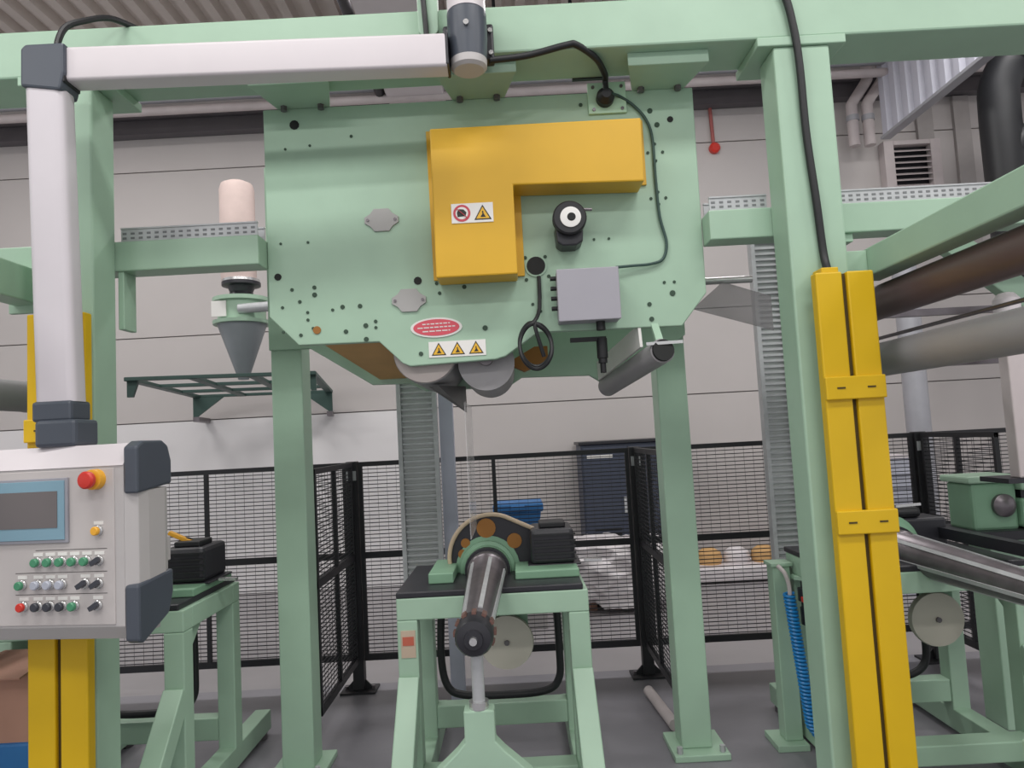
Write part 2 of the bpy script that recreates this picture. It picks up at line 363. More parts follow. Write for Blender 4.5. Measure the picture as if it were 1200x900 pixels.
tag(obj('film_sheet', MB().add([(.865, 3.30, 2.10), (1.06, 3.438, 2.25), (1.36, 3.62, 2.20), (1.36, 3.62, 2.02), (.865, 3.303, 2.10), (1.06, 3.441, 2.25), (1.36, 3.623, 2.20), (1.36, 3.623, 2.02)],
    [(0,1,2,3),(7,6,5,4),(0,4,5,1),(1,5,6,2),(2,6,7,3),(3,7,4,0)]), mat('smoky_film', (150, 146, 148), .25, var=0, alpha=.55)), 'smoky translucent film sheet right of the green plate, before the ladder', 'film')
tag(obj('film_rod', MB().cyl((.862, 3.457, 2.26), (1.21, 3.457, 2.26), .018, seg=14), CHROME, smooth=True), 'short bright rod above the smoky film sheet', 'rod')
t = thing('idler_roller', 'slim grey idler roller sticking out below the right of green plate', 'roller', (.53, 3.05, 1.74))
obj('roller_face', MB().cyl((.583, 2.70, 1.845), (.462, 3.42, 1.765), .048, seg=28), ROLLG, t, smooth=True)
obj('end_cap', MB().cyl((.583, 2.70, 1.845), (.585, 2.685, 1.847), .042, seg=24), HOLEK, t, smooth=True)
obj('mount_arm', MB().bar((.585, 2.74, 1.875), (.58, 2.815, 1.97), .028, .02, (0,1,0)), GREEN, t)
obj('clamp', MB().bar((.52, 2.69, 1.873), (.66, 2.69, 1.875), .01, .012), CHROME, t)
obj('guard_strip', MB().bar((.52, 2.80, 1.92), (.42, 3.40, 1.84), .012, .09), SIGNW, t)

# ------------------------------------------------------------------ yellow drive cover
t = thing('drive_cover', 'yellow L-shaped sheet metal cover bolted on the green plate', 'cover', (0, 2.74, 2.165))
LO = [(-.267, 2.752), (.553, 2.752), (.550, 2.500), (.045, 2.512), (.045, 2.165), (-.267, 2.165)]
obj('cover_body', MB().prism(LO, 'Y', 2.66, 2.796), YELLOW_C, t, bevel=0.006)
LF = [(-.295, 2.80), (.585, 2.80), (.585, 2.53), (.075, 2.54), (.075, 2.185), (-.290, 2.185)]
obj('flange', MB().prism(LF, 'Y', 2.790, 2.7998), YELLOW_C, t, bevel=0.002)
sk = obj('warning_label', MB().box(-.197, -.037, 2.657, 2.6605, 2.372, 2.448), SIGNW, t)
obj('prohibition_ring', MB().prism(circ(-.157, 2.41, .033, 28) , 'Y', 2.657, 2.6558), SIGNR, sk)
obj('ring_field', MB().prism(circ(-.157, 2.41, .024, 28), 'Y', 2.6559, 2.6550), SIGNW, sk)
obj('hand_symbol', MB().prism([(-.174, 2.395), (-.143, 2.398), (-.139, 2.412), (-.15, 2.424), (-.168, 2.426), (-.176, 2.412)], 'Y', 2.6551, 2.6544), SIGNK, sk)
obj('slash', MB().bar((-.176, 2.6540, 2.428), (-.138, 2.6540, 2.392), .002, .007, (0, 1, 0)), SIGNR, sk)
warn_tri(-.077, 2.408, .033, 2.657, sk)

t = thing('round_sensor', 'black round sensor with white ring right of yellow cover', 'sensor', (.256, 2.74, 2.30))
obj('body', MB().lathe((.256, 2.80, 2.377), (0, -1, 0), [(0, .05), (.09, .05), (.095, .066), (.125, .066), (.13, .06)], 32), BLACK, t, smooth=True)
obj('ring', MB().lathe((.259, 2.67, 2.377), (0, -1, 0), [(0, .040), (.004, .040), (.005, .036)], 32), SIGNW, t, smooth=True)
obj('lens', MB().lathe((.262, 2.6655, 2.377), (0, -1, 0), [(0, .017), (.003, .014)], 20), HOLEK, t, smooth=True)
obj('holder', MB().prism([(.20, 2.36), (.31, 2.36), (.305, 2.29), (.28, 2.275), (.225, 2.275), (.205, 2.29)], 'Y', 2.70, 2.80), BLACKM, t, bevel=.006)
obj('clamp_screw', MB().cyl((.31, 2.69, 2.41), (.345, 2.69, 2.408), .006, seg=8), STEEL_D, t)

t = thing('junction_box', 'plain grey junction box on lower right of green plate', 'box', (.315, 2.75, 1.979))
obj('box_body', MB().box(.195, .434, 2.712, 2.80, 1.980, 2.182), GREYBOX, t, bevel=.006)
obj('lid', MB().box(.194, .435, 2.700, 2.711, 1.979, 2.183), GREYBOX, t, bevel=.003)
for gx in (.36,): obj('cable_gland', MB().cyl((gx, 2.755, 1.98), (gx, 2.755, 1.945), .018, seg=12), BLACK, t)
for gz in (2.16, 2.12, 2.08, 2.04): obj('side_gland', MB().cyl((.196, 2.76, gz), (.172, 2.76, gz), .009, seg=10), BLACK, t)
t = thing('proximity_plug', 'black cable plug with ribbed body below the grey junction box', 'plug', (.36, 2.85, 1.80))
obj('bar', MB().box(.245, .39, 2.84, 2.86, 1.915, 1.932), BLACK, t)
obj('plug_body', MB().lathe((.372, 2.85, 1.925), (0, 0, -1), [(0, .022), (.08, .022), (.082, .018), (.10, .018), (.102, .012), (.14, .012)], 16), BLACK, t, smooth=True)
mb = MB()
loop = [(.10 + .062*math.cos(a), 2.74 + .012*math.sin(3*a), 1.905 + .085*math.sin(a)) for a in [math.pi/2 + 2*math.pi*k/18 for k in range(37)]]
loop = [(x_, y_ - .0006*k, z_ - .0006*k) for k, (x_, y_, z_) in enumerate(loop)]
mb.tube([(.13, 2.79, 2.18), (.125, 2.775, 2.05)] + loop + [(.13, 2.73, 1.85)], .008, 8, 3)
tag(obj('coiled_cable', mb, BLACK, smooth=True), 'black cable coiled in a loop below the round hole', 'cable')

t = thing('cable_entry', 'black round cable entry on small green mounting plate above yellow cover', 'cable gland', (.44, 2.78, 2.83))
obj('mounting_plate', MB().box(.37, .525, 2.788, 2.7998, 2.835, 2.965), mat('pale_green_plate', (178, 212, 184), .45), t, bevel=.002)
obj('gland', MB().lathe((.438, 2.788, 2.893), (0, -1, 0), [(0, .036), (.03, .036), (.04, .028), (.055, .018)], 20), BLACK, t, smooth=True)
for dx in (-.055, .06):
    for dz in (-.045, .048): obj('screw', MB().cyl((.447 + dx, 2.788, 2.897 + dz), (.447 + dx, 2.783, 2.897 + dz), .007, seg=8), STEEL_D, t)
obj('cable_clamp', MB().box(.31, .44, 2.77, 2.79, 2.975, 2.988), BLACK, t)
tag(obj('arm_cable', MB().tube([(-.02, 2.50, 2.925), (.12, 2.535, 2.955), (.27, 2.54, 2.99), (.31, 2.545, 2.99), (.385, 2.60, 2.965), (.43, 2.70, 2.955), (.438, 2.745, 2.95), (.438, 2.745, 2.90)], .0125, 10), BLACK, smooth=True),
    'black cable running from the arm joint along the beam to the cable entry', 'cable')
tag(obj('sensor_cable', MB().tube([(.46, 2.745, 2.895), (.50, 2.785, 2.90), (.555, 2.79, 2.86), (.60, 2.79, 2.80), (.62, 2.79, 2.72), (.622, 2.79, 2.55), (.628, 2.79, 2.40), (.648, 2.79, 2.29), (.63, 2.79, 2.225), (.58, 2.785, 2.205), (.50, 2.78, 2.20), (.436, 2.77, 2.195)], .006, 8), GREEN_D, smooth=True),
    'thin dark cable looping down beside the yellow cover to grey box', 'cable')
tag(obj('column_cable', MB().tube([(1.04, 2.535, 3.22), (1.09, 2.532, 3.14), (1.115, 2.53, 3.0), (1.125, 2.53, 2.85), (1.13, 2.535, 2.6), (1.145, 2.535, 2.35), (1.155, 2.535, 2.15), (1.15, 2.50, 2.075)], .014, 10), BLACK, smooth=True),
    'black cable running down the right front column to the yellow guard', 'cable')

# ------------------------------------------------------------------ yellow light guard posts
def guard(x0, label):
    w = .205
    t = thing('guard_post', label, 'guard post', (x0 + w/2, 2.49, 0), group='yellow guard posts in front of the gantry columns')
    for a, b in ((0, .094), (.111, w)):
        obj('profile', MB().box(x0 + a, x0 + b, 2.455, 2.50, .02, 2.065), YELLOW, t, bevel=.006)
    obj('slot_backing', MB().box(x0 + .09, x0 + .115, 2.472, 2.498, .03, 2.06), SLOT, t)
    obj('foot_plate', MB().box(x0 - .01, x0 + w + .01, 2.44, 2.54, 0, .02), YELLOW, t, bevel=.003)
    for z in (1.195, 1.655):
        b = obj('strap', MB().box(x0 - .002, x0 + w + .002, 2.440, 2.456, z - .04, z + .04), YELLOW, t, bevel=.004)
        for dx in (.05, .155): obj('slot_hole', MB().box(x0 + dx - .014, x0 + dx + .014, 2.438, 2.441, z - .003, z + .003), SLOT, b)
    for z in (.3, 1.0, 1.9): obj('standoff', MB().box(x0 + .03, x0 + .12, 2.50, 2.549, z, z + .04), YELLOW, t)
    obj('top_bracket', MB().box(x0 + .03, x0 + .09, 2.47, 2.545, 2.062, 2.085), YELLOW, t, bevel=.003)
guard(1.083, 'tall yellow guard post in front of the right green column')
guard(-1.690, 'tall yellow guard post behind control panel at left green column')

# ------------------------------------------------------------------ operator panel on its arm
a = thing('support_arm', 'white jointed support arm carrying the control panel', 'support arm', (-.09, 2.42, 2.80))
def rounded(cx, cz, w, hh, r, n=5):
    pts = []
    for sx, sz, a0 in ((1, 1, 0), (-1, 1, 90), (-1, -1, 180), (1, -1, 270)):
        for k in range(n + 1):
            t_ = math.radians(a0 + 90 * k / n)
            pts.append((cx + sx*(w/2 - r) + r*math.cos(t_), cz + sz*(hh/2 - r) + r*math.sin(t_)))
    return pts
mb = MB().prism(rounded(0, 0, .085, .120, .012), 'X', 0, 1.29)
Rm = Matrix.Translation((-1.455, 2.345, 2.886)) @ Matrix.Rotation(math.radians(1.6), 4, 'Z')
mb.v = [tuple(Rm @ Vector((p[0], p[1], p[2]))) for p in mb.v]
obj('horizontal_tube', mb, WHITE, a, smooth=True)
obj('elbow', MB().prism([(-1.592, 2.805), (-1.592, 2.935), (-1.575, 2.95), (-1.445, 2.95), (-1.445, 2.85), (-1.455, 2.80), (-1.46, 2.785)], 'Y', 2.285, 2.385), PLASTIC_D, a, bevel=.008)
mb = MB().prism(rounded(-1.523, 2.335, .132, .085, .025), 'Z', 1.74, 2.815)
mb.v = [(x_ + .032 * (2.815 - z_) / 1.075, y_, z_) for x_, y_, z_ in mb.v]
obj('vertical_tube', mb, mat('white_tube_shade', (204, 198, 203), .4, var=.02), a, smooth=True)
obj('arm_seal', MB().box(-1.460, -1.447, 2.290, 2.383, 2.815, 2.945), BLACK, a, bevel=.004)
obj('coupling_neck', MB().box(-1.555, -1.425, 2.28, 2.39, 1.675, 1.742), PLASTIC_D, a, bevel=.01)
obj('coupling', MB().box(-1.54, -1.405, 2.27, 2.40, 1.592, 1.68), PLASTIC_D, a, bevel=.012)
j = obj('swivel_joint', MB().lathe((-.092, 2.41, 2.875), (0, 0, 1), [(0, .064), (.08, .070), (.17, .070), (.175, .066)], 32), PLASTIC_D, a, smooth=True)
obj('joint_cap', MB().lathe((-.092, 2.41, 3.05), (0, 0, 1), [(0, .068), (.05, .068), (.06, .06), (.14, .06)], 32), WHITE, j, smooth=True)
obj('joint_base', MB().lathe((-.092, 2.41, 2.84), (0, 0, 1), [(0, .052), (.01, .064), (.035, .065)], 32), PANEL, j, smooth=True)
obj('joint_collar', MB().box(-.170, -.158, 2.338, 2.44, 2.832, 2.955), BLACKM, j, bevel=.004)
obj('joint_screw', MB().cyl((-.092, 2.338, 2.975), (-.092, 2.330, 2.975), .010, seg=10), CHROME, j)
obj('beam_flange', MB().box(-.185, .0, 2.49, 2.549, 2.925, 3.06), BLACKM, a, bevel=.008)
for dx in (-.172, -.012):
    for dz in (2.945, 3.03): obj('flange_bolt', MB().cyl((dx, 2.49, dz), (dx, 2.48, dz), .009, seg=6), CHROME, a)
tag(obj('elbow_cable', MB().tube([(-1.50, 2.345, 2.945), (-1.505, 2.35, 2.99), (-1.49, 2.37, 3.055), (-1.45, 2.41, 3.10), (-1.40, 2.48, 3.15), (-1.36, 2.58, 3.172), (-1.33, 2.64, 3.174)], .011, 8), BLACK, smooth=True),
    'black cable arching from the left elbow of the support arm over the beam', 'cable')
t = thing('beam_clip', 'green cable clip with black cable on the beam left of arm joint', 'clip', (-.24, 2.52, 3.03))
obj('clip_plate', MB().prism(rounded(-.238, 3.13, .075, .20, .03), 'Y', 2.50, 2.549), GREEN, t, bevel=.003)
obj('cable', MB().tube([(-.245, 2.485, 2.97), (-.245, 2.485, 3.05), (-.25, 2.485, 3.15), (-.255, 2.485, 3.28)], .010, 8), BLACK, t, smooth=True)

p = thing('control_panel', 'grey operator control panel with touch screen and buttons hanging at left', 'control panel', (-1.215, 2.20, .99), math.radians(-8))
L = dict(local=True)
obj('housing', MB().prism([(.035, 0), (.0, .045), (0, .535), (.05, .598), (.17, .60), (.17, 0)], 'X', -.80, 0), PANEL, p, bevel=.002, **L)
obj('top_strip', MB().prism([(-.003, .535), (.05, .603), (.172, .605), (.172, .598), (.05, .598), (.004, .537)], 'X', -.80, 0), WHITE, p, **L)
obj('front_plate', MB().box(-.79, -.03, -.004, .001, .052, .528), PANEL_F, p, bevel=.002, **L)
obj('side_panel', MB().prism([(0, .0), (.035, .02), (.042, .06), (.042, .14), (.03, .17), (0, .17)], 'Z', .155, .455), PANEL, p, bevel=.003, **L)
obj('corner_cap', MB().prism([(-.002, .445), (.172, .465), (.172, .54), (.155, .59), (.125, .608), (.03, .608), (-.002, .59)], 'X', .0, .048), PLASTIC_D, p, bevel=.008, **L)
obj('corner_cap', MB().prism([(-.002, .168), (.172, .188), (.172, .115), (.15, .05), (.02, -.012), (-.002, .0)], 'X', .0, .048), PLASTIC_D, p, bevel=.008, **L)
s = obj('touch_screen', MB().box(-.56, -.182, -.012, -.003, .305, .505), mat('screen_border', (150, 150, 158), .45), p, bevel=.002, **L)
obj('bezel', MB().box(-.552, -.192, -.015, -.011, .315, .497), HMI, s, bevel=.001, **L)
obj('display', MB().box(-.53, -.215, -.0165, -.0148, .352, .465), HMIS, s, **L)
e = obj('emergency_stop', MB().lathe((-.088, -.004, .495), (0, -1, 0), [(0, .032), (.022, .031), (.024, .024)], 24), ORANGE, p, smooth=True, **L)
obj('mushroom_head', MB().lathe((-.088, -.026, .495), (0, -1, 0), [(0, .014), (.012, .014), (.014, .026), (.026, .027), (.032, .022), (.034, .01)], 24), RED, e, smooth=True, **L)
def button(x, z, material, kind='push'):
    b = obj('button', MB().lathe((x, -.004, z), (0, -1, 0), [(0, .0155), (.006, .0155), (.008, .013), (.014, .013)], 18), CHROME, p, smooth=True, **L)
    if kind == 'push': obj('button_cap', MB().lathe((x, -.017, z), (0, -1, 0), [(0, .0135), (.008, .0135), (.011, .011)], 18), material, b, smooth=True, **L)
    else: obj('selector_lever', MB().bar((x - .013, -.026, z - .008), (x + .013, -.026, z + .008), .014, .012, (0, 1, 0)), material, b, **L)
    obj('label_plate', MB().box(x - .016, x + .016, -.006, -.003, z + .018, z + .028), SIGNW, b, **L)
for x_, mt in ((-.290, BTN_G), (-.248, BTN_G), (-.206, BTN_G), (-.164, BTN_G), (-.122, BTN_G)): button(x_, .247, mt)
button(-.080, .247, BTN_K, 'sel')
for x_, mt in ((-.345, BTN_G), (-.290, BTN_W), (-.248, BTN_W), (-.206, BTN_W)): button(x_, .178, mt)
button(-.128, .178, BTN_K, 'sel'); button(-.082, .178, BTN_K, 'sel')
for x_, mt in ((-.340, RED), (-.290, BTN_K), (-.248, BTN_K), (-.206, BTN_K), (-.164, BTN_G)): button(x_, .112, mt)
button(-.086, .112, BTN_K, 'sel')
button(-.082, .338, ORANGE)
for zz in (.282, .213, .147):
    obj('engraved_line', MB().box(-.37 if zz < .25 else -.30, -.055, -.0048, -.0038, zz, zz + .0015), SIGNK, p, **L)
obj('hinge', MB().box(.0, .02, .17, .20, .21, .29), PANEL, p, bevel=.003, **L)

# ------------------------------------------------------------------ winders
def winder(cx, so, do, label, motor=True, hub=True):
    t = thing('winder', label, 'winder', (cx, 3.0, 0), group='green winders in a row')
    def B(n, x0, x1, y0, y1, z0, z1, mt=GREEN, bv=.005, par=t): return obj(n, MB().box(x0, x1, y0, y1, z0, z1), mt, par, bevel=bv, local=True)
    B('front_rail', -.40, .40, 0, .085, .81, .90); B('rear_rail', -.40, .40, .52, .60, .81, .90)
    for s in (-1, 1):
        xa, xb = sorted((s*.315, s*.40))
        B('side_rail', xa, xb, .085, .52, .81, .90)
        fl_ = B('leg', xa, xb, 0, .085, .12, .81); B('leg', xa, xb, .515, .60, .12, .81)
        obj('brace', MB().bar((s*.358, .02, .56), (s*.360, -.36, .13), .085, .085), GREEN, t, bevel=.005, local=True)
        br = B('base_rail', min(s*.315, s*.40), max(s*.315, s*.40), -.42, 1.0, .03, .13)
        for y in (-.36, .93): obj('levelling_foot', MB().cyl((s*.36, y, 0), (s*.36, y, .03), .04, seg=14), STEEL_D, br, local=True)
        obj('gusset', MB().prism([(.09, .81), (.26, .81), (.09, .66)], 'X', s*.352, s*.364), GREEN, t, local=True)
    B('cross_bar', -.315, .315, .52, .60, .165, .27); B('cross_bar', -.315, .315, -.05, .05, .14, .22)
    B('bed_plate', -.40, .38, .0, .62, .90, .925, BLACKM)
    if hub: B('bed_slide', .10, .38, .14, .56, .925, .96, GREEN_M)
    if so > -.2: B('bed_slide', -.28, -.17, .14, .50, .925, .97, GREEN_M)
    # label on the left leg
    lb = B('leg_label', -.385, -.325, -.003, .001, .66, .77, mat('leg_sticker', (190, 170, 150), .6), 0)
    B('label_mark', -.378, -.332, -.005, -.002, .71, .745, mat('leg_sticker_red', (186, 96, 76), .6), 0, lb)
    # shaft, hub, belt guard and motor
    sx = so; sz = .94
    sh = obj('winding_shaft', MB().lathe((sx, .30, sz), (0, -1, 0), [(0, .092), (.06, .092), (.07, .084), (.5, .070), (.95, .054), (1.0, .054)], 28), STEEL_D, t, smooth=True, local=True)
    for k in range(6):
        an = math.radians(15 + 60*k); c_, s_ = math.cos(an), math.sin(an)
        obj('expanding_leaf', MB().bar((sx + .083*c_, .18, sz + .083*s_), (sx + .055*c_, -.62, sz + .055*s_), .016, .008, (c_, 0, s_)), STEEL, sh, local=True)
    hd = obj('shaft_head', MB().lathe((sx, -.68, sz), (0, -1, 0), [(0, .05), (.01, .060), (.09, .060), (.11, .052), (.115, .03), (.13, .028)], 28), BLACKM, t, smooth=True, local=True)
    for k in range(12):
        an = 2*math.pi*k/12; c_, s_ = math.cos(an), math.sin(an)
        obj('head_tooth', MB().bar((sx + .062*c_, -.69, sz + .062*s_), (sx + .062*c_, -.735, sz + .062*s_), .014, .012, (c_, 0, s_)), mat('worn_brown_steel', (122, 92, 84), .5, metal=.4) if k == 0 else bpy.data.materials['worn_brown_steel'], hd, local=True)
    obj('head_stud', MB().cyl((sx, -.80, sz), (sx, -.825, sz), .012, seg=10), CHROME, hd, local=True)
    if hub:
     big = circ(sx + .02, sz + .05, .195, 28, 60, 245)
     small = circ(sx + .30, sz + .05, .075, 14, -90, 55)
     bgd = obj('belt_guard', MB().prism(big + small, 'Y', .38, .46), BLACKM, t, bevel=.004, local=True)
     arc = [(sx + .02 + .198*math.cos(math.radians(d_)), .37, sz + .05 + .198*math.sin(math.radians(d_))) for d_ in range(190, 59, -10)] + [(sx + .34, .37, sz + .115)]
     obj('guard_rim', MB().tube(arc, .010, 8, 2), TAN, bgd, smooth=True, local=True)
     for (ox, oz, r) in ((-.02, .185, .045), (.11, .12, .035), (-.12, .12, .022), (-.135, .07, .022)):
        obj('guard_window', MB().cyl((sx + .02 + ox, .382, sz + oz), (sx + .02 + ox, .372, sz + oz), r, seg=16), RUST, bgd, local=True)
    obj('bearing_ring', MB().lathe((sx, .385, sz), (0, -1, 0), [(0, .150), (.012, .150), (.014, .128), (.035, .128), (.04, .112), (.06, .108)], 28), GREEN_M, t, smooth=True, local=True)
    obj('bearing_band', MB().lathe((sx, .33, sz), (0, -1, 0), [(0, .106), (.03, .104)], 28), BLACKM, t, smooth=True, local=True)
    if hub: obj('bearing_stand', MB().prism([(sx - .16, .925), (sx + .14, .925), (sx + .10, sz + .02), (sx - .12, sz + .02)], 'Y', .39, .52), BLACKM, t, bevel=.004, local=True)
    if motor:
        mo = obj('motor', MB().box(.175, .375, .26, .52, .962, 1.12), BLACKM, t, bevel=.02, local=True)
        obj('terminal_box', MB().box(.22, .34, .30, .44, 1.12, 1.145), BLACK, mo, bevel=.006, local=True)
        obj('motor_foot', MB().box(.16, .40, .26, .52, .955, .965), BLACKM, mo, bevel=.004, local=True)
        for k in range(5): obj('cooling_fin', MB().box(.19, .38, .248, .26, .98 + .028*k, .988 + .028*k), BLACK, mo, local=True)
        obj('bed_clamp', MB().bar((.42, .32, .965), (.50, .32, .962), .03, .012), CHROME, t, local=True)
    # reel disc with its hanger
    if do is not None:
     rd = obj('reel_disc', MB().lathe((do, .30, .625), (0, -1, 0), [(0, .118), (.02, .122), (.035, .118)], 40), DISCM, t, smooth=True, local=True)
     obj('disc_hub', MB().cyl((do, .266, .625), (do, .255, .625), .012, seg=10), STEEL_D, rd, local=True)
     obj('disc_hanger', MB().prism([(do - .04, .81), (do + .10, .81), (do + .10, .66), (do + .03, .57), (do - .04, .57)], 'Y', .31, .33), GREEN_M, t, local=True)
    # pedestal under the shaft tip
    px = sx
    obj('tip_pedestal', MB().prism([(px - .048, .70), (px + .048, .70), (px + .048, .605), (px + .075, .575), (px + .16, .50), (px + .16, .10), (px - .16, .10), (px - .16, .50), (px - .075, .575), (px - .048, .605)], 'Y', -.72, -.66), GREEN, t, bevel=.004, local=True)
    obj('pedestal_foot', MB().box(px - .24, px + .24, -.80, -.58, 0, .10), GREEN, t, bevel=.006, local=True)
    pr = obj('tip_rod', MB().cyl((px, -.69, .70), (px, -.69, .885), .020, seg=14), STEEL, t, smooth=True, local=True)
    obj('rod_collar', MB().cyl((px, -.69, .70), (px, -.69, .722), .032, seg=14), CHROME, pr, smooth=True, local=True)
    return t
winder(-1.815, -.262, None, 'green winder with black motor, mostly hidden behind control panel')
winder(-.13, -.028, .045, 'green winder with shaft pointing at camera, below the green machine head')
winder(1.72, 0.0, .14, 'green winder at right edge, partly behind the yellow guard post', motor=False, hub=False)
def hose_loop(x0, x1, y, label):
    tag(obj('hose_loop', MB().tube([(x0 + .02, y, .80), (x0, y, .72), (x0 - .01, y, .50), (x0 + .015, y, .37), (x0 + .09, y, .325), ((x0+x1)/2, y, .315), (x1 - .08, y, .325), (x1 - .01, y, .38), (x1, y, .50), (x1 - .005, y, .72), (x1 - .03, y, .80)], .018, 10), BLACK, smooth=True), label, 'hose', 'black hose loops under the winders')
hose_loop(-.40, .16, 3.50, 'black hose hanging in a loop inside the middle winder frame')
hose_loop(1.46, 1.90, 3.46, 'black hose hanging in a loop inside the right winder frame')
hose_loop(-2.1, -1.60, 3.50, 'black hose hanging in a loop inside the left winder frame')
t = thing('yellow_lever', 'small yellow lever above black motor beside the control panel', 'lever', (-1.66, 3.35, 1.10))
obj('lever_arm', MB().bar((-1.64, 3.35, 1.185), (-1.53, 3.36, 1.13), .03, .02), ORANGE, t, bevel=.005)
obj('lever_pivot', MB().cyl((-1.56, 3.35, 1.115), (-1.56, 3.37, 1.15), .02, seg=12), BLACK, t)

# right winder drive: gearboxes and black carriage
t = thing('gearbox', 'green gear drive with round cover on the right winder', 'gearbox', (2.410, 3.58, .93))
obj('housing', MB().box(2.200, 2.420, 3.48, 3.68, .97, 1.20), GREEN_M, t, bevel=.015)
obj('top_cover', MB().box(2.180, 2.440, 3.46, 3.70, 1.20, 1.235), GREEN, t, bevel=.01)
obj('second_housing', MB().box(2.420, 2.670, 3.45, 3.66, .98, 1.12), GREEN_M, t, bevel=.015)
obj('second_cover', MB().box(2.420, 2.690, 3.44, 3.68, 1.16, 1.215), GREEN, t, bevel=.01)
obj('dark_neck', MB().box(2.440, 2.650, 3.48, 3.66, 1.12, 1.16), BLACKM, t)
obj('round_cover', MB().lathe((2.345, 3.48, 1.09), (0, -1, 0), [(0, .055), (.02, .055), (.03, .04), (.04, .02)], 24), STEEL_D, t, smooth=True)
obj('yellow_label', MB().box(2.510, 2.580, 3.447, 3.451, 1.05, 1.085), SIGNY, t)
obj('base', MB().box(2.160, 2.710, 3.42, 3.74, .93, .975), BLACKM, t, bevel=.004)
obj('stand_post', MB().box(2.310, 2.510, 3.55, 3.72, 0, .93), GREEN, t, bevel=.006)
t = thing('carriage', 'black carriage block on bed of the right winder above the shaft', 'carriage', (1.85, 3.4, .925))
obj('carriage_body', MB().box(1.62, 2.02, 3.40, 3.58, .926, 1.06), BLACKM, t, bevel=.012)
obj('carriage_cap', MB().box(1.70, 1.92, 3.42, 3.56, 1.06, 1.11), BLACK, t, bevel=.02)
obj('chrome_pin', MB().bar((1.80, 3.43, 1.118), (1.92, 3.43, 1.123), .012, .012), CHROME, t)
obj('slide_bar', MB().bar((2.0, 3.42, .99), (2.06, 2.5, .98), .05, .05), BLACKM, t)

# pneumatic post, regulator and coiled blue hose left of the right winder
t = thing('valve_post', 'green post with air regulator between right column and fence', 'post', (1.26, 3.55, 0))
obj('post', MB().box(1.215, 1.30, 3.50, 3.585, .03, .85), GREEN, t, bevel=.005)
obj('post_cap', MB().box(1.205, 1.31, 3.49, 3.595, .85, .868), GREEN, t, bevel=.003)
obj('post_foot', MB().box(1.16, 1.31, 3.45, 3.64, 0, .03), GREEN, t, bevel=.003)
obj('cantilever_plate', MB().prism([(1.30, 3.46), (1.46, 3.34), (1.46, 3.44), (1.40, 3.505), (1.30, 3.505)], 'Z', .79, .81), GREEN, t, bevel=.002)
r_ = obj('regulator', MB().lathe((1.338, 3.43, .79), (0, 0, -1), [(0, .02), (.03, .02), (.032, .035), (.09, .035), (.092, .022), (.12, .022), (.122, .03), (.20, .028), (.21, .01)], 16), BLACKM, t, smooth=True)
obj('red_knob', MB().box(1.305, 1.372, 3.385, 3.41, .70, .725), RED, r_, bevel=.004)
mb = MB(); pts = []
for k in range(420):
    s_ = k / 419; z = .74 - s_ * .71
    cx = 1.255 + .06 * s_ + .06 * max(0, s_ - .85) / .15; cy = 3.42 - .02 * s_
    pts.append((cx + .022 * math.cos(k * .62), cy + .022 * math.sin(k * .62), z))
mb.tube(pts, .0075, 6, 1)
tag(obj('coiled_air_hose', mb, BLUE, smooth=True), 'blue coiled air hose hanging beside the right green column', 'hose')
tag(obj('grey_air_hose', MB().tube([(1.23, 3.47, .86), (1.25, 3.44, .83), (1.262, 3.43, .78), (1.262, 3.425, .73)], .010, 8), PIPE, smooth=True), 'short pale hose joining the top of blue coiled hose', 'hose')

# ------------------------------------------------------------------ rails and rollers running towards the camera at right and left
t = thing('side_rail_beam', 'green square rail at upper right running towards the camera', 'rail', (1.40, 1.6, 2.10), group='green rails running to the camera')
obj('rail_tube', MB().box(1.345, 1.445, .3, 2.71, 2.072, 2.178), GREEN, t, bevel=.006)
obj('rail_end_plate', MB().box(1.251, 1.345, 2.60, 2.70, 2.08, 2.17), GREEN, t, bevel=.003)
t = thing('side_rail_beam', 'green square rail at left edge beside the white arm', 'rail', (-1.84, 1.6, 2.14), group='green rails running to the camera')
obj('rail_tube', MB().box(-1.90, -1.80, .3, 2.71, 2.15, 2.285), GREEN, t, bevel=.006)
obj('rail_end_plate', MB().box(-1.92, -1.722, 2.69, 2.712, 2.12, 2.30), GREEN, t, bevel=.003)
def long_roller(x, z, r, mt, y0, y1, label):
    t = thing('long_roller', label, 'roller', (x, (y0+y1)/2, z - r), group='long rollers running to the camera')
    obj('roller_face', MB().cyl((x, y0, z), (x, y1, z), r, seg=36), mt, t, smooth=True)
    obj('journal', MB().cyl((x, y1, z), (x, y1 + .12, z), r * .35, seg=16), STEEL, t, smooth=True)
    obj('end_ring', MB().cyl((x, y1 - .06, z), (x, y1 - .05, z), r + .002, seg=36), STEEL_D, t, smooth=True)
long_roller(1.455, 1.995, .066, BROWN, .3, 2.95, 'dark brown long roller behind the right yellow guard post')
long_roller(1.455, 1.772, .066, ROLLG, .3, 2.95, 'pale grey long roller below the brown roller at right')
long_roller(-1.99, 1.815, .062, ROLLG, .3, 2.95, 'pale grey long roller at left edge behind the yellow post')
tag(obj('guide_rod', MB().cyl((1.50, 1.6, 1.866), (1.50, 3.07, 1.866), .007, seg=12), STEEL_D, smooth=True), 'thin dark rod just above the pale grey roller at right', 'rod')
t = thing('roller_frame', 'green rear plate with diagonal brace carrying the right hand rollers', 'frame', (2.2, 3.0, 1.6))
obj('diagonal_brace', MB().bar((1.86, 3.05, 2.36), (2.75, 3.05, 1.60), .06, .11), GREEN, t, bevel=.005)
obj('frame_post', MB().box(2.42, 2.56, 3.08, 3.2, 1.12, 2.30), GREEN, t, bevel=.005)
obj('bearing_rail', MB().box(1.40, 2.45, 3.08, 3.11, 1.755, 1.785), STEEL_D, t)
